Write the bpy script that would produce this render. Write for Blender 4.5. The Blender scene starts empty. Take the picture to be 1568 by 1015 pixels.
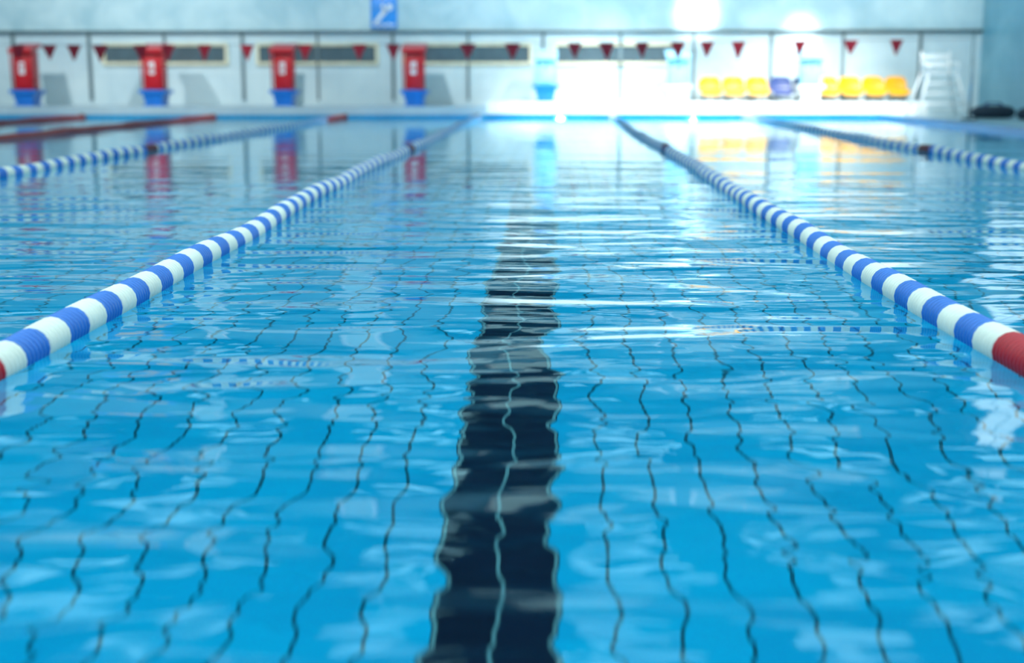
import bpy, math, random
import numpy as np
from mathutils import Vector, Matrix
random.seed(4)
sc = bpy.context.scene
sc.view_settings.view_transform = 'Standard'
sc.view_settings.look = 'None'

# ---------------------------------------------------------------- constants
LC = -0.16            # lane centre (our lane)
LW = 2.5
PX0, PX1 = LC-LW*5.5, LC+LW*2.5     # pool sides
PY0, PY1 = 1.15, 25.95
DEPTH = 1.25
WALLY = 27.5
BLKY = 26.35
RX0, RX1 = -17.0, 8.4
CEIL = 7.0
BACK = -6.0
DECK_END = 0.30
DECK_L = 0.21
DECK = 0.07
RAILZ = 1.65

# ---------------------------------------------------------------- materials
def nmat(name):
    m = bpy.data.materials.new(name); m.use_nodes = True
    nt = m.node_tree; nt.nodes.clear()
    out = nt.nodes.new('ShaderNodeOutputMaterial')
    return m, nt, out

def simple(name, col, rough=0.5, var=0.06, scale=6.0, metallic=0.0, bump=0.0, emis=None, es=0.0, col2=None):
    m, nt, out = nmat(name)
    b = nt.nodes.new('ShaderNodeBsdfPrincipled')
    tc = nt.nodes.new('ShaderNodeTexCoord')
    n = nt.nodes.new('ShaderNodeTexNoise'); n.inputs['Scale'].default_value = scale; n.inputs['Detail'].default_value = 5
    nt.links.new(tc.outputs['Object'], n.inputs['Vector'])
    r = nt.nodes.new('ShaderNodeValToRGB')
    c = np.array(col)
    a = c*(1-var*2); bb = np.minimum(c*(1+var*2), 1) if col2 is None else np.array(col2)
    r.color_ramp.elements[0].position = 0.3; r.color_ramp.elements[1].position = 0.7
    r.color_ramp.elements[0].color = (*a, 1); r.color_ramp.elements[1].color = (*bb, 1)
    nt.links.new(n.outputs['Fac'], r.inputs['Fac'])
    nt.links.new(r.outputs['Color'], b.inputs['Base Color'])
    b.inputs['Roughness'].default_value = rough
    b.inputs['Metallic'].default_value = metallic
    nt.links.new(b.outputs['BSDF'], out.inputs['Surface'])
    return m

class NT:
    def __init__(s, nt): s.nt = nt
    def m(s, op, a, b=None, c=None):
        n = s.nt.nodes.new('ShaderNodeMath'); n.operation = op
        for i, v in enumerate((a, b, c)):
            if v is None: continue
            if isinstance(v, (int, float)): n.inputs[i].default_value = v
            else: s.nt.links.new(v, n.inputs[i])
        return n.outputs[0]
    def mix(s, f, a, b):
        n = s.nt.nodes.new('ShaderNodeMix'); n.data_type = 'RGBA'
        for sock, v in ((n.inputs[0], f), (n.inputs[6], a), (n.inputs[7], b)):
            if isinstance(v, tuple): sock.default_value = (*v, 1)
            elif isinstance(v, (int, float)): sock.default_value = v
            else: s.nt.links.new(v, sock)
        return n.outputs[2]
    def mr(s, v, a, b, c, d):
        n = s.nt.nodes.new('ShaderNodeMapRange'); n.interpolation_type = 'SMOOTHSTEP'
        for i, x in zip(('From Min', 'From Max', 'To Min', 'To Max'), (a, b, c, d)): n.inputs[i].default_value = x
        s.nt.links.new(v, n.inputs['Value']); return n.outputs[0]

def pool_floor_mat():
    m, nt, out = nmat('pool_floor_tiles'); k = NT(nt)
    tc = nt.nodes.new('ShaderNodeTexCoord')
    sp = nt.nodes.new('ShaderNodeSeparateXYZ'); nt.links.new(tc.outputs['Object'], sp.inputs[0])
    X, Y = sp.outputs[0], sp.outputs[1]
    xs = k.m('SUBTRACT', X, LC+0.035)
    def line(v, pitch, w, off=0.0):
        a = k.m('ADD', v, 1000*pitch + pitch/2 + off)
        a = k.m('MODULO', a, pitch)
        a = k.m('SUBTRACT', a, pitch/2); a = k.m('ABSOLUTE', a)
        return k.m('LESS_THAN', a, w/2)
    P = 0.136
    g1 = line(xs, P, 0.009)
    g2 = line(Y, 0.25, 0.005)
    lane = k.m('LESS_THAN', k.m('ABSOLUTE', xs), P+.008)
    lane = k.m('MULTIPLY', lane, k.mr(Y, 7.0, 11, 1, .12))  # stripe fades with distance: water haze painted into the tile colour
    vx = k.m('FLOOR', k.m('DIVIDE', xs, P)); vy = k.m('FLOOR', k.m('DIVIDE', Y, 0.25))
    cv = nt.nodes.new('ShaderNodeCombineXYZ'); nt.links.new(vx, cv.inputs[0]); nt.links.new(vy, cv.inputs[1])
    wn = nt.nodes.new('ShaderNodeTexWhiteNoise'); nt.links.new(cv.outputs[0], wn.inputs['Vector'])
    blue = k.mix(wn.outputs['Value'], (0.0, 0.41, 0.71), (0.0, 0.48, 0.79))
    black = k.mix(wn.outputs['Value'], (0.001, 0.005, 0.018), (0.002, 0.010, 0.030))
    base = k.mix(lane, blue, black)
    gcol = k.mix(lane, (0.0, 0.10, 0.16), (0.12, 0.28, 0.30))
    c = k.mix(g1, base, gcol)
    g2f = k.m('MULTIPLY', g2, 0.12)
    c = k.mix(g2f, c, gcol)
    b = nt.nodes.new('ShaderNodeBsdfPrincipled'); nt.links.new(c, b.inputs['Base Color']); b.inputs['Roughness'].default_value = 0.7
    b.inputs['Specular IOR Level'].default_value = 0.1
    nt.links.new(b.outputs[0], out.inputs[0])
    return m

def water_mat():
    m, nt, out = nmat('pool_water'); k = NT(nt)
    tc = nt.nodes.new('ShaderNodeTexCoord')
    def noise(sx, sy, detail, dist=0.0, off=0.0):
        mp = nt.nodes.new('ShaderNodeMapping'); mp.inputs['Scale'].default_value = (sx, sy, 1); mp.inputs['Location'].default_value = (off, off*1.7, 0)
        nt.links.new(tc.outputs['Object'], mp.inputs[0])
        n = nt.nodes.new('ShaderNodeTexNoise'); n.inputs['Scale'].default_value = 1.0; n.inputs['Detail'].default_value = detail
        n.inputs['Distortion'].default_value = dist; n.inputs['Roughness'].default_value = 0.45
        nt.links.new(mp.outputs[0], n.inputs['Vector'])
        return n.outputs['Fac']
    a = noise(0.9, 2.4, 1.0, 0.7)
    b = noise(2.0, 4.6, 1.0, 0.9, 7)
    c = noise(4, 13, 2, 0.4, 3)
    far = noise(0.35, 1.6, 1.5, 0.2, 13)
    sp = nt.nodes.new('ShaderNodeSeparateXYZ'); nt.links.new(tc.outputs['Object'], sp.inputs[0])
    Y = sp.outputs[1]
    h = k.m('ADD', k.m('MULTIPLY', a, 0.033), k.m('MULTIPLY', b, 0.0105))
    h = k.m('ADD', h, k.m('MULTIPLY', k.m('MULTIPLY', c, k.mr(Y, 2.0, 4.0, .5, 1)), 0.0020))
    h = k.m('MULTIPLY', h, k.mr(Y, 4.5, 11.0, 1.0, 0.10))
    h = k.m('ADD', h, k.m('MULTIPLY', far, 0.0065))
    bp = nt.nodes.new('ShaderNodeBump'); bp.inputs['Strength'].default_value = 1.0; bp.inputs['Distance'].default_value = 1.0
    nt.links.new(h, bp.inputs['Height'])
    g = nt.nodes.new('ShaderNodeBsdfGlass'); g.inputs['IOR'].default_value = 1.33; g.inputs['Roughness'].default_value = 0.0
    g.inputs['Color'].default_value = (0.85, 0.98, 1.0, 1)
    nt.links.new(bp.outputs[0], g.inputs['Normal'])
    nt.links.new(g.outputs[0], out.inputs[0])
    return m

def wall_tile_mat(name, c1, c2, tile=0.3, rough=0.35, grout=(0.35, 0.5, 0.55), nscale=1.2):
    m, nt, out = nmat(name); k = NT(nt)
    tc = nt.nodes.new('ShaderNodeTexCoord')
    n = nt.nodes.new('ShaderNodeTexNoise'); n.inputs['Scale'].default_value = nscale; n.inputs['Detail'].default_value = 6; n.inputs['Distortion'].default_value = 0.8
    nt.links.new(tc.outputs['Object'], n.inputs['Vector'])
    r = nt.nodes.new('ShaderNodeValToRGB'); r.color_ramp.elements[0].position = 0.32; r.color_ramp.elements[1].position = 0.68
    r.color_ramp.elements[0].color = (*c1, 1); r.color_ramp.elements[1].color = (*c2, 1)
    nt.links.new(n.outputs['Fac'], r.inputs['Fac'])
    b = nt.nodes.new('ShaderNodeBsdfPrincipled'); b.inputs['Roughness'].default_value = rough
    sp = nt.nodes.new('ShaderNodeSeparateXYZ'); nt.links.new(tc.outputs['Object'], sp.inputs[0])
    def line(v):
        a = k.m('MODULO', k.m('ADD', v, 1000*tile+0.013), tile)
        return k.m('LESS_THAN', a, 0.012)
    xy = k.m('ADD', sp.outputs[0], sp.outputs[1])
    g = k.m('MULTIPLY', k.m('MAXIMUM', line(xy), line(sp.outputs[2])), 0.5)
    col = k.mix(g, r.outputs['Color'], grout)
    nt.links.new(col, b.inputs['Base Color']); nt.links.new(b.outputs[0], out.inputs[0])
    return m

def emit_mat(name, col, s):
    m, nt, out = nmat(name)
    e = nt.nodes.new('ShaderNodeEmission'); e.inputs[1].default_value = s
    tc = nt.nodes.new('ShaderNodeTexCoord'); n = nt.nodes.new('ShaderNodeTexNoise'); n.inputs['Scale'].default_value = 0.8
    nt.links.new(tc.outputs['Object'], n.inputs['Vector'])
    k = NT(nt); c = k.mix(n.outputs['Fac'], tuple(v*0.85 for v in col), col)
    nt.links.new(c, e.inputs[0]); nt.links.new(e.outputs[0], out.inputs[0]); return m

M = {}
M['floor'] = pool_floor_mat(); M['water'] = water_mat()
M['wall_hi'] = wall_tile_mat('wall_marble', (0.36, 0.56, 0.62), (0.55, 0.73, 0.76), 0.6, 0.35, nscale=1.5)
M['wall_teal'] = wall_tile_mat('wall_upper_teal', (0.03, 0.22, 0.32), (0.06, 0.30, 0.40), 0.6, 0.5, (.05, .2, .3), nscale=1.0)
M['wall_lo'] = wall_tile_mat('wall_panel', (0.46, 0.60, 0.65), (0.60, 0.73, 0.75), 0.775, 0.4, nscale=0.8)
M['wall_side'] = wall_tile_mat('wall_side_tiles', (0.12, 0.36, 0.47), (0.22, 0.48, 0.58), 0.3, 0.35)
M['pool_side'] = wall_tile_mat('pool_wall_tiles', (0.0, 0.25, 0.50), (0.01, 0.32, 0.6), 0.15, 0.4, (0.0, 0.08, 0.14))
M['deck'] = wall_tile_mat('deck_tiles', (0.34, 0.48, 0.53), (0.42, 0.56, 0.60), 0.2, 0.3)
M['kerb'] = wall_tile_mat('kerb_grey_tiles', (0.38, 0.49, 0.54), (0.46, 0.58, 0.62), 0.15, 0.35)
M['kerbw'] = wall_tile_mat('kerb_white_tiles', (0.80, 0.82, 0.80), (0.86, 0.88, 0.86), 0.15, 0.35, (0.6, 0.65, 0.65))
M['ceil'] = simple('ceiling_paint', (0.01, 0.08, 0.13), 0.7)
M['beam'] = simple('beam_paint', (0.03, 0.16, 0.22), 0.7)
M['panel'] = emit_mat('added_panel_bright', (0.75, 0.97, 1.0), 3.7)  # glow of the added ceiling panels above the near pool
M['panelf'] = emit_mat('added_panel_dim', (0.45, 0.88, 1.0), 2.2)  # weaker glow of the added far panels, for pale reflections
M['win'] = emit_mat('daylight_window', (0.50, 0.88, 1.0), 0.9)
M['winr'] = emit_mat('daylight_window_bright', (0.75, 0.95, 1.0), 1.8)
M['white'] = simple('white_paint', (0.75, 0.80, 0.80), 0.4)
M['red'] = simple('red_plastic', (0.55, 0.010, 0.018), 0.35)
M['redf'] = simple('red_fabric', (0.60, 0.015, 0.035), 0.6)
M['redrope'] = simple('faded_red_floats', (0.42, 0.06, 0.05), 0.45)
M['blue'] = simple('blue_plastic', (0.015, 0.18, 0.60), 0.35)
M['rblue'] = simple('rope_blue', (0.025, 0.17, 0.60), 0.35, 0.04)
M['rwhite'] = simple('rope_white', (0.80, 0.83, 0.74), 0.4, 0.03)
M['rred'] = simple('rope_red', (0.45, 0.006, 0.02), 0.35, 0.04)
M['dkred'] = simple('rope_marker', (0.12, 0.02, 0.03), 0.4)
M['dark'] = simple('dark_metal', (0.05, 0.07, 0.08), 0.4)
M['seam'] = simple('grey_metal', (0.14, 0.20, 0.22), 0.4)
M['cream'] = simple('cream_frame', (0.72, 0.68, 0.48), 0.5)
M['pane'] = simple('dark_pane', (0.08, 0.12, 0.14), 0.25)
M['ltblue'] = simple('light_blue_cover', (0.30, 0.62, 0.80), 0.5)
M['yellow'] = simple('yellow_plastic', (0.82, 0.38, 0.0), 0.4)
M['navy'] = simple('navy_plastic', (0.03, 0.06, 0.20), 0.4)
M['bag'] = simple('dark_nylon', (0.03, 0.045, 0.07), 0.6)
M['steel'] = simple('steel', (0.6, 0.65, 0.68), 0.25, metallic=0.9)
M['signb'] = simple('sign_blue', (0.02, 0.28, 0.78), 0.4)

# ---------------------------------------------------------------- mesh builder
class B:
    def __init__(s, name): s.name = name; s.v = []; s.f = []; s.mi = []; s.mats = []; s.sm = []
    def mid(s, m):
        if m not in s.mats: s.mats.append(m)
        return s.mats.index(m)
    def add(s, vs, fs, m, smooth=False, mat4=None):
        o = len(s.v)
        for p in vs:
            p = Vector(p)
            if mat4 is not None: p = mat4 @ p
            s.v.append(tuple(p))
        k = s.mid(m)
        for f in fs: s.f.append(tuple(i+o for i in f)); s.mi.append(k); s.sm.append(smooth)
    def box(s, x0, x1, y0, y1, z0, z1, m, mat4=None, bev=0.0):
        if bev <= 0:
            vs = [(x0,y0,z0),(x1,y0,z0),(x1,y1,z0),(x0,y1,z0),(x0,y0,z1),(x1,y0,z1),(x1,y1,z1),(x0,y1,z1)]
            fs = [(0,3,2,1),(4,5,6,7),(0,1,5,4),(1,2,6,5),(2,3,7,6),(3,0,4,7)]
            s.add(vs, fs, m, False, mat4)
        else:
            import bmesh
            bm = bmesh.new(); bmesh.ops.create_cube(bm, size=1)
            for v in bm.verts:
                v.co = Vector(((x0+x1)/2+v.co.x*(x1-x0), (y0+y1)/2+v.co.y*(y1-y0), (z0+z1)/2+v.co.z*(z1-z0)))
            bmesh.ops.bevel(bm, geom=bm.edges[:], offset=bev, segments=3, affect='EDGES', profile=0.5)
            bm.verts.index_update()
            s.add([v.co.copy() for v in bm.verts], [tuple(v.index for v in f.verts) for f in bm.faces], m, True, mat4); bm.free()
    def tube(s, p1, p2, r, m, n=10, r2=None):
        p1 = Vector(p1); p2 = Vector(p2); d = (p2-p1).normalized(); r2 = r if r2 is None else r2
        a = d.orthogonal().normalized(); b = d.cross(a)
        vs = []
        for p, rr in ((p1, r), (p2, r2)):
            for i in range(n):
                t = 2*math.pi*i/n; vs.append(p + a*math.cos(t)*rr + b*math.sin(t)*rr)
        fs = [(i, (i+1) % n, n+(i+1) % n, n+i) for i in range(n)] + [tuple(range(n))[::-1], tuple(range(n, 2*n))]
        s.add(vs, fs, m, True)
    def prism(s, poly, m, axis='x', a0=0, a1=1, smooth=False):
        n = len(poly); vs = []
        for a in (a0, a1):
            for (u, w) in poly:
                vs.append((a, u, w) if axis == 'x' else ((u, a, w) if axis == 'y' else (u, w, a)))
        fs = [(i, (i+1) % n, n+(i+1) % n, n+i) for i in range(n)] + [tuple(range(n))[::-1], tuple(range(n, 2*n))]
        s.add(vs, fs, m, smooth)
    def make(s, parent=None, solid_fix=True):
        me = bpy.data.meshes.new(s.name); me.from_pydata(s.v, [], s.f)
        for m in s.mats: me.materials.append(M[m])
        me.polygons.foreach_set('material_index', s.mi); me.polygons.foreach_set('use_smooth', s.sm)
        if solid_fix:
            import bmesh
            bm = bmesh.new(); bm.from_mesh(me); bmesh.ops.recalc_face_normals(bm, faces=bm.faces[:]); bm.to_mesh(me); bm.free()
        me.update()
        o = bpy.data.objects.new(s.name, me); sc.collection.objects.link(o)
        if parent: o.parent = parent
        return o

# real-world X of something surveyed from the photo at distance Y
def wx(px, Y=WALLY, dz=0.5):
    t = (px-784)/2080; ps = math.radians(1.7); p = math.radians(10.37)
    return (t*(Y*math.cos(ps)*math.cos(p)-dz*math.sin(p)) - Y*math.sin(ps))/(math.cos(ps)+t*math.sin(ps)*math.cos(p))

# ---------------------------------------------------------------- room shell
b = B('pool_basin')
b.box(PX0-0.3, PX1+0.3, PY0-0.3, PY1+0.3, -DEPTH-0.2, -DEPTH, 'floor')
b.box(PX0-0.2, PX0, PY0, PY1, -DEPTH, DECK-0.004, 'pool_side')
b.box(PX1, PX1+0.2, PY0, PY1, -DEPTH, DECK-0.004, 'pool_side')
b.box(PX0-0.2, PX1+0.2, PY0-0.2, PY0, -DEPTH, DECK-0.004, 'pool_side')
b.box(PX0-0.2, PX1+0.2, PY1, PY1+0.2, -DEPTH, 0.05, 'pool_side')
b.make()
b = B('pool_water')
b.add([(PX0,PY0,0),(PX1,PY0,0),(PX1,PY1,0),(PX0,PY1,0)], [(0,1,2,3)], 'water')
b.make(solid_fix=False)

b = B('floor')
b.box(RX0, PX0-0.2, BACK, WALLY, -0.25, DECK, 'deck')
b.box(PX1+0.2, RX1, BACK, WALLY, -0.25, DECK, 'deck')
b.box(PX0-0.2, PX1+0.2, BACK, PY0-0.2, -0.25, DECK, 'deck')
b.box(PX0-0.2, PX1+0.2, PY1+0.2, WALLY, -0.25, 0.04, 'deck')
b.make()
XS = -1.25
b = B('end_platform_low'); b.box(PX0, XS-.002, PY1+0.004, WALLY-0.02, 0.055, DECK_L, 'kerb'); b.make()
b = B('end_platform'); b.box(XS, 7.0, PY1+0.004, WALLY-0.02, 0.075, DECK_END, 'kerbw'); b.make()

b = B('wall_far')
b.box(RX0, RX1, WALLY, WALLY+0.3, -0.3, RAILZ, 'wall_lo')
b.box(RX0, RX1, WALLY, WALLY+0.3, RAILZ, 2.75, 'wall_hi')
b.box(RX0, RX1, WALLY, WALLY+0.3, 2.75, CEIL, 'wall_teal')
b.make()
b = B('wall_back'); b.box(RX0, RX1, BACK-0.3, BACK, -0.3, CEIL, 'wall_side'); b.make()
b = B('wall_left'); b.box(RX0-0.3, RX0, BACK, WALLY+0.3, -0.3, CEIL, 'wall_side'); b.make()
b = B('wall_right'); b.box(RX1, RX1+0.3, BACK, WALLY+0.3, -0.3, CEIL, 'wall_side'); b.make()
b = B('ceiling'); b.box(RX0-.3, RX1+.3, BACK-.3, WALLY+0.3, CEIL, CEIL+0.3, 'ceil'); b.make()

# added, unseen glowing panels: bright ones light the near pool, dim ones reflect
b = B('added_light_panel')
for x in np.arange(-15, 8, 3.2):
    for y in np.arange(-3.5, 27, 3.4):
        near = y < 8
        hx, hy, m = (1.35, 1.35, 'panel') if near else (0.7, 0.85, 'panelf')
        b.box(x-hx, x+hx, y-hy, y+hy, CEIL-0.04, CEIL-0.01, m)
        f = .1
        for (a0, a1, c0, c1) in ((x-hx-f, x-hx, y-hy-f, y+hy+f), (x+hx, x+hx+f, y-hy-f, y+hy+f), (x-hx, x+hx, y-hy-f, y-hy), (x-hx, x+hx, y+hy, y+hy+f)):
            b.box(a0, a1, c0, c1, CEIL-0.1, CEIL-0.002, 'beam')
b.make()
b = B('ceiling_beam')
for y in np.arange(-5.2, WALLY-.3, 3.4):
    b.box(RX0+.01, RX1-.01, y-0.12, y+0.12, CEIL-0.45, CEIL-0.003, 'beam')
b.make()

wc = [0]
def window(x0, x1, y0, y1, z0, z1, m='win', fm='white', fr=0.07, axis='y', dep=0.05, bars=2):
    wc[0] += 1
    b = B('window_%d' % wc[0])
    if axis == 'y':
        Y = WALLY
        b.box(x0, x1, Y-0.02, Y-0.004, z0, z1, m)
        b.box(x0-fr, x0, Y-dep, Y-0.003, z0-fr, z1+fr, fm); b.box(x1, x1+fr, Y-dep, Y-0.003, z0-fr, z1+fr, fm)
        b.box(x0, x1, Y-dep, Y-0.003, z0-fr, z0, fm); b.box(x0, x1, Y-dep, Y-0.003, z1, z1+fr, fm)
        for i in range(1, bars):
            xx = x0+(x1-x0)*i/bars; b.box(xx-.02, xx+.02, Y-dep*.8, Y-0.02, z0, z1, fm)
    else:
        s = 1 if x0 > 0 else -1
        X = x0
        def bx(d0, d1, *a): b.box(min(X-s*d0, X-s*d1), max(X-s*d0, X-s*d1), *a)
        bx(.004, .02, y0, y1, z0, z1, m)
        bx(.003, dep, y0-fr, y0, z0-fr, z1+fr, fm); bx(.003, dep, y1, y1+fr, z0-fr, z1+fr, fm)
        bx(.003, dep, y0, y1, z0-fr, z0, fm); bx(.003, dep, y0, y1, z1, z1+fr, fm)
        for i in range(1, bars):
            yy = y0+(y1-y0)*i/bars; bx(.02, dep*.8, yy-.03, yy+.03, z0, z1, fm)
    b.make()

for (a, c) in ((158,350),(393,580),(618,815),(848,1040)):
    window(wx(a)+.06, wx(c)-.06, 0, 0, 1.06, 1.37, 'pane', 'cream', 0.06, dep=0.06, bars=1)
window(-1.2, 2.2, 0, 0, 4.0, 5.1, bars=3)
window(2.7, 6.0, 0, 0, 4.0, 5.1, bars=3)
window(-4.2, -3.55, 0, 0, 3.1, 6.2, bars=1)
window(-7.15, -6.75, 0, 0, 3.1, 6.2, bars=1)
for y in (25.0, 20.5, 16, 11.5, 7, 2.5):
    window(RX1, 0, y-1.2, y+1.2, 2.3, 6.2, 'winr', axis='x', bars=2)
    window(RX0, 0, y-1.2, y+1.2, 3.2, 6.2, axis='x', bars=2)

b = B('wall_banner'); W = WALLY
b.box(-9.4, -7.7, W-.05, W-.01, 4.3, 5.8, 'signb'); b.box(-9.1, -8.4, W-.06, W-.05, 4.5, 5.2, 'yellow'); b.box(-8.2, -7.9, W-.06, W-.05, 4.5, 5.5, 'yellow')
b.make()

b = B('trim_1')
b.tube((RX0+.02, WALLY-0.07, RAILZ), (8.38, WALLY-0.07, RAILZ), 0.03, 'seam')
for px in (-210,-94,22,138,253,372,487,602,717,832,950,1062,1180,1290,1408):
    x = wx(px); wdt = 0.03 if px % 2 == 0 else 0.02
    b.box(x-wdt, x+wdt, WALLY-0.06, WALLY-0.003, DECK_END+.01, RAILZ, 'seam')
b.make()

# sign
b = B('swim_sign')
sx, sz = wx(588, WALLY, 1.4), 2.0
b.box(sx-.26, sx+.26, WALLY-.05, WALLY-.004, sz-.29, sz+.33, 'signb', bev=0.01)
def disc(bb, x, z, r, y0, y1, m, n=20):
    bb.prism([(x+r*math.cos(t*2*math.pi/n), z+r*math.sin(t*2*math.pi/n)) for t in range(n)], m, 'y', y0, y1)
disc(b, sx+.12, sz+.12, .06, WALLY-.06, WALLY-.05, 'white')
b.prism([(sx-.2, sz-.16), (sx-.15, sz-.2), (sx+.08, sz+.04), (sx+.02, sz+.1)], 'white', 'y', WALLY-.06, WALLY-.05)
b.prism([(sx-.05, sz+.12), (sx-.02, sz+.2), (sx+.06, sz+.06), (sx+.02, sz+.03)], 'white', 'y', WALLY-.06, WALLY-.05)
wv = [(sx-.22+i*.022, sz-.2+.02*math.sin(i*1.0)) for i in range(21)]
b.prism(wv + [(x, z-.035) for x, z in wv[::-1]], 'white', 'y', WALLY-.06, WALLY-.05)
b.make()

# ---------------------------------------------------------------- starting blocks
def start_block(k, body, base, num):
    X = LC + 0.02 + LW*k
    e = bpy.data.objects.new('starting_block', None); sc.collection.objects.link(e)
    e.location = (X, BLKY, (DECK_L if k < 0 else DECK_END)+.001)
    tall = .22 if body == 'red' else 0.0
    b = B('base')
    def fr(z0, z1, w0, w1, d0, d1, m):
        vs = [(-w0,-d0,z0),(w0,-d0,z0),(w0,d0,z0),(-w0,d0,z0),(-w1,-d1,z1),(w1,-d1,z1),(w1,d1,z1),(-w1,d1,z1)]
        b.add(vs, [(0,3,2,1),(4,5,6,7),(0,1,5,4),(1,2,6,5),(2,3,7,6),(3,0,4,7)], m)
    fr(0, .03, .19, .19, .24, .24, base)
    fr(.03, .24, .15, .20, .2, .25, base)
    fr(.24, .31, .255, .255, .28, .28, base)
    b.make(e)
    b = B('body')
    b.box(-.175, .175, -.2, .2, .31, .84+tall, body, bev=.02)
    b.box(-.115, .115, -.225, -.2, .35, .80+tall*.6, body, bev=.01)
    t = tall
    vs = [(-.225,-.30,.78+t),(.225,-.30,.78+t),(.225,.27,.91+t),(-.225,.27,.91+t),(-.225,-.30,.86+t),(.225,-.30,.86+t),(.225,.27,.97+t),(-.225,.27,.97+t)]
    b.add(vs, [(0,3,2,1),(4,5,6,7),(0,1,5,4),(1,2,6,5),(2,3,7,6),(3,0,4,7)], body)
    b.make(e)
    b = B('grab_rail')
    rm = 'red' if body == 'red' else 'ltblue'
    for s in (-1, 1):
        b.tube((s*.2, -.22, .31), (s*.2, -.26, .83+t), .014, rm)
    b.make(e)
    b = B('number_plate'); b.box(-.055, .055, -.235, -.226, .60, .83, 'white' if body == 'red' else 'ltblue'); b.make(e)
    if num:
        cu = bpy.data.curves.new('number', 'FONT'); cu.body = str(num); cu.size = .2; cu.extrude = .003; cu.align_x = 'CENTER'
        t = bpy.data.objects.new('number', cu); sc.collection.objects.link(t); t.parent = e
        t.location = (0, -.24, .645); t.rotation_euler = (math.pi/2, 0, 0); cu.materials.append(M['red' if body == 'red' else 'blue'])
for k in range(-5, 3):
    if k <= -1: start_block(k, 'red', 'blue', 8-(k+5))
    elif k == 0: start_block(k, 'ltblue', 'blue', 3)
    else: start_block(k, 'ltblue', 'white', 3-k)

# ---------------------------------------------------------------- lane ropes
def lane_rope(X, kind, seed, pitch=0.024, drift=0.0):
    y0, y1 = PY0+0.12, PY1-0.15
    nd = int((y1-y0)/pitch); S = 16
    prof = [(0.0, .034), (0.12, .045), (0.30, .049), (0.58, .049), (0.76, .045), (0.88, .034)]
    P = len(prof); N = nd*P
    ys = np.zeros(N); rs = np.zeros(N)
    for j, (t, r) in enumerate(prof):
        ys[j::P] = y0 + (np.arange(nd)+t)*pitch; rs[j::P] = r
    ph = seed*1.3
    cx = X + 0.02*np.sin(ys*0.55+ph) + 0.006*np.sin(ys*2.3+ph) + drift*np.exp(-((ys-3.5)/5.0)**2)
    cz = 0.016 + 0.006*np.sin(ys*1.9+ph) + 0.004*np.sin(ys*4.1+ph*2)
    th = np.arange(S)*2*np.pi/S
    V = np.zeros((N, S, 3))
    V[:, :, 0] = cx[:, None] + rs[:, None]*np.cos(th); V[:, :, 1] = ys[:, None]; V[:, :, 2] = cz[:, None] + rs[:, None]*np.sin(th)
    i = np.arange(N-1)[:, None]*S; j = np.arange(S)[None, :]; j2 = (j+1) % S
    F = np.stack([i+j, i+S+j, i+S+j2, i+j2], -1).reshape(-1, 4)
    di = (np.arange(N-1)//P)
    yd = y0+(di+.5)*pitch
    band = np.floor((yd-3.22)/0.144).astype(int) % 2
    mi = np.where(band == 0, 0, 1)
    if kind == 'main': mi = np.where(yd < 3.22 + (0.0 if X > 0 else -0.27), 2, mi)
    if kind in ('main', 'side'):
        mi = np.where(abs(yd-13.2) < .2, 3, mi)
    if kind == 'side': mi = np.where(yd < 3.1, 2, mi); mi = np.where(yd > y1-2.2, 4, mi) if X < 0 else mi
    if kind == 'red': mi[:] = 4
    mi = np.repeat(mi, S)
    me = bpy.data.meshes.new('lane_rope')
    me.vertices.add(N*S); me.vertices.foreach_set('co', V.reshape(-1))
    me.loops.add(len(F)*4); me.loops.foreach_set('vertex_index', F.reshape(-1).astype(np.int32))
    me.polygons.add(len(F)); me.polygons.foreach_set('loop_start', np.arange(len(F), dtype=np.int32)*4)
    me.update(calc_edges=True)
    for m in ('rwhite', 'rblue', 'rred', 'dkred', 'redrope'): me.materials.append(M[m])
    me.polygons.foreach_set('material_index', mi.astype(np.int32)); me.polygons.foreach_set('use_smooth', np.ones(len(F), dtype=bool))
    me.validate()
    e = bpy.data.objects.new('lane_rope', None); sc.collection.objects.link(e)
    o = bpy.data.objects.new('floats', me); sc.collection.objects.link(o); o.parent = e
    b = B('cable')
    b.tube((X, PY0+.002, .03), (cx[0], y0+.1, .02), .006, 'steel'); b.tube((X, y1-.1, .02), (X, PY1-.002, .03), .006, 'steel')
    b.tube((X, y1-.02, .03), (X, y1+.12, .03), .055, 'dark', 12, .03)
    b.make(e)
lane_rope(LC-LW*.5, 'main', 0, drift=.12); lane_rope(LC+LW*.5, 'main', 1)
lane_rope(LC+LW*1.5, 'side', 2); lane_rope(LC-LW*1.5, 'side', 3)
lane_rope(LC-LW*2.5, 'red', 4, .054); lane_rope(LC-LW*3.5, 'red', 5, .054); lane_rope(LC-LW*4.5, 'red', 6, .054)

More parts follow.
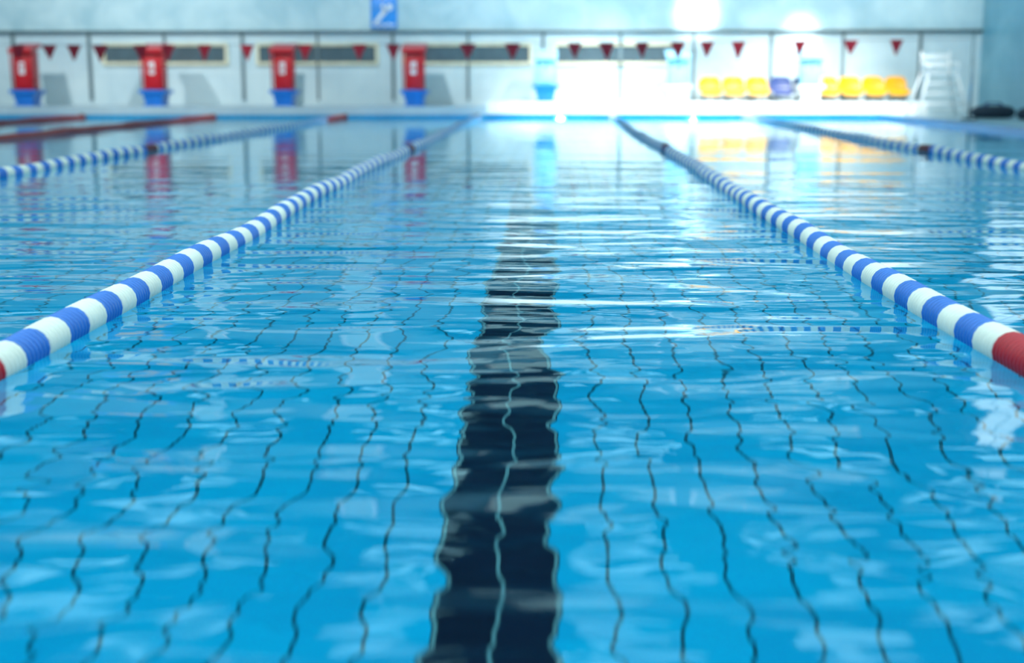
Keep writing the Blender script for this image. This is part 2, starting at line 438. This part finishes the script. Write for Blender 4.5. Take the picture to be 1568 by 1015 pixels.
# ---------------------------------------------------------------- pennants
FY = 22.0
b = B('pennant_string')
pxs = [-330,-250,-170,-100,-40,27,75,113,153,215,257,313,378,467,550,602,716,785,880,929,983,1038,1083,1131,1225,1303,1373]
xa, xb = -14.2, 6.6
def sag(x):
    t = (x-xa)/(xb-xa); return 1.27 - 0.05*math.sin(t*math.pi) + 0.06*t
xs = np.linspace(xa, xb, 40)
for i in range(39): b.tube((xs[i], FY, sag(xs[i])), (xs[i+1], FY, sag(xs[i+1])), .004, 'seam', 6)
for px in pxs:
    x = wx(px, FY, .6); w_ = .12+random.uniform(-.012, .012); h_ = .26+random.uniform(-.02, .02); z = sag(x); tw = random.uniform(-.03, .03)
    b.add([(x-w_, FY-.004+tw, z), (x+w_, FY-.004-tw, z), (x+random.uniform(-.02,.02), FY-.004, z-h_), (x-w_, FY+.004+tw, z), (x+w_, FY+.004-tw, z), (x, FY+.004, z-h_)],
          [(0,2,1),(3,4,5),(0,1,4,3),(1,2,5,4),(2,0,3,5)], 'redf')
for x in (xa, xb):
    b.tube((x, FY, DECK+.001), (x, FY, 1.42), .022, 'steel'); b.tube((x, FY, DECK+.001), (x, FY, DECK+.03), .12, 'dark', 16)
b.make()

# ---------------------------------------------------------------- seats
def seat(X, Y, mat):
    z0 = DECK_END+.003
    e = bpy.data.objects.new('stadium_seat', None); sc.collection.objects.link(e); e.location = (X, Y, z0)
    pr = [(-.20,.10),(-.225,.15),(-.20,.19),(-.10,.185),(0,.175),(.10,.185),(.155,.22),(.175,.28),(.19,.36),(.20,.43),(.205,.475)]
    wd = [.17,.21,.225,.225,.225,.225,.225,.225,.22,.195,.12]
    U = 12; vs = []; fs = []
    for (y, z), w_ in zip(pr, wd):
        for u in range(U+1):
            t = u/U*2-1
            vs.append((t*w_, y - .03*t*t*(1 if z > .21 else 0), z + .022*t*t*(1 if z < .21 else 0)))
    for i in range(len(pr)-1):
        for u in range(U): a = i*(U+1)+u; fs.append((a, a+1, a+U+2, a+U+1))
    b = B('shell'); b.add(vs, fs, mat, True); o = b.make(e)
    md = o.modifiers.new('s', 'SOLIDIFY'); md.thickness = .018
    md = o.modifiers.new('ss', 'SUBSURF'); md.levels = 1; md.render_levels = 1
    b = B('legs')
    for s in (-1, 1):
        b.tube((s*.13, -.12, 0), (s*.12, -.1, .17), .012, 'dark'); b.tube((s*.13, .12, 0), (s*.12, .1, .17), .012, 'dark')
    b.make(e)
for px in (1088, 1124, 1160, 1268, 1303, 1339, 1374): seat(wx(px, 26.95, 0), 26.95, 'yellow')
for px in (1197, 1233): seat(wx(px, 26.95, 0), 26.95, 'navy')

# ---------------------------------------------------------------- lifeguard chair
b = B('lifeguard_chair')
cx_, cy_, z0 = 7.0, 25.3, DECK+.001
SH, TOP = .82, 1.22
for sxx in (-1, 1):
    for sy in (-1, 1):
        b.tube((cx_+sxx*.45, cy_+sy*.42, z0), (cx_+sxx*.25, cy_+sy*.25, SH), .024, 'white')
    b.tube((cx_+sxx*.25, cy_+.25, SH), (cx_+sxx*.25, cy_+.30, TOP), .022, 'white')
    b.tube((cx_+sxx*.27, cy_-.25, SH+.18), (cx_+sxx*.27, cy_+.28, SH+.18), .02, 'white')
    b.tube((cx_+sxx*.26, cy_-.25, SH), (cx_+sxx*.27, cy_-.25, SH+.18), .02, 'white')
for i, z in enumerate((.28, .46, .64)):
    t = (z-z0)/(SH-z0); h = .45-.2*t; hy = .42-.17*t
    b.tube((cx_-h, cy_-hy, z), (cx_+h, cy_-hy, z), .018, 'white')
    if i == 0:
        b.tube((cx_-h, cy_+hy, z), (cx_+h, cy_+hy, z), .018, 'white')
        for s in (-1, 1): b.tube((cx_+s*h, cy_-hy, z), (cx_+s*h, cy_+hy, z), .018, 'white')
b.box(cx_-.28, cx_+.28, cy_-.28, cy_+.28, SH-.02, SH+.02, 'white', bev=.01)
for z in (SH+.12, SH+.26): b.box(cx_-.25, cx_+.25, cy_+.27, cy_+.3, z, z+.08, 'white', bev=.008)
b.make()

def bag(x, y, L, r):
    b = B('duffel_bag'); n = 14; m_ = 18; vs = []; fs = []
    for i in range(n+1):
        t = i/n*2-1; rr = r*(1-abs(t)**5*.5)
        for j in range(m_):
            a = 2*math.pi*j/m_; zz = math.sin(a)*rr*.95; zz = max(zz, -r*.8)
            vs.append((x+t*L/2, y+math.cos(a)*rr, DECK+.001+r*.8+zz))
    for i in range(n):
        for j in range(m_): fs.append((i*m_+j, i*m_+(j+1) % m_, (i+1)*m_+(j+1) % m_, (i+1)*m_+j))
    fs.append(tuple(range(m_))); fs.append(tuple(n*m_+j for j in range(m_)))
    b.add(vs, fs, 'bag', True)
    for s in (-1, 1):
        pts = [(x-.16, y+s*r*.6, DECK+r*1.5), (x-.1, y+s*r*.4, DECK+r*2.1), (x+.1, y+s*r*.4, DECK+r*2.1), (x+.16, y+s*r*.6, DECK+r*1.5)]
        for p, q in zip(pts[:-1], pts[1:]): b.tube(p, q, .012, 'navy')
    b.make()
bag(7.35, 23.2, .7, .12); bag(7.75, 22.3, .6, .11)

# ---------------------------------------------------------------- lights
def spot(name, loc, tgt, angle, energy, blend=.6, col=(1,1,1), r=.15):
    l = bpy.data.lights.new(name, 'SPOT'); l.energy = energy; l.spot_size = math.radians(angle); l.spot_blend = blend; l.color = col; l.shadow_soft_size = r
    o = bpy.data.objects.new(name, l); sc.collection.objects.link(o); o.location = loc
    o.rotation_euler = (Vector(tgt)-Vector(loc)).to_track_quat('-Z', 'Y').to_euler()
spot('added_spot', (3.2, 19, 6.3), (wx(1065), WALLY, 1.95), 6.5, 16000, 1.0)  # added spot, stands in for sun glare on the far wall
spot('added_spot', (5.6, 19, 6.3), (wx(1225), WALLY, 1.60), 5.0, 14000, 1.0)  # added spot for the second, smaller glare patch
for x in (1.1, 4.7):
    spot('added_spot', (x, 22.0, 6.3), (x, 25.9, .0), 44, 6500, 1.0)  # added spots that whiten the end platform and its face
for x, e_ in ((-11, 2000), (-4.5, 2100), (3.8, 2900)):
    spot('added_spot', (x, 19, 6.3), (x, WALLY, 1.6), 75, e_, .8, (.97, 1, 1))  # added wide spots that brighten the far wall
for k, e_ in ((0, 2300), (1, 1500)):
    spot('added_underwater_glow', (LC+LW*k+.3, PY1-.08, -.5), (LC+LW*k+.3, PY1-8, -1.3), 120, e_, .5, (.20, .86, 1), .05)  # added lamps below the surface, give the far water its cyan glow

wd = bpy.data.worlds.new('World'); sc.world = wd; wd.use_nodes = True
wd.node_tree.nodes['Background'].inputs[0].default_value = (.6, .8, .9, 1); wd.node_tree.nodes['Background'].inputs[1].default_value = .5

# ---------------------------------------------------------------- camera
cd = bpy.data.cameras.new('camera'); cam = bpy.data.objects.new('camera', cd); sc.collection.objects.link(cam)
cam.location = (0, 0, .65); cam.rotation_euler = (math.radians(90-10.37), 0, math.radians(1.7))
cd.sensor_width = 36; cd.lens = 47.75; cd.clip_end = 200
cd.dof.use_dof = True; cd.dof.focus_distance = 4.3; cd.dof.aperture_fstop = 1.8
sc.camera = cam
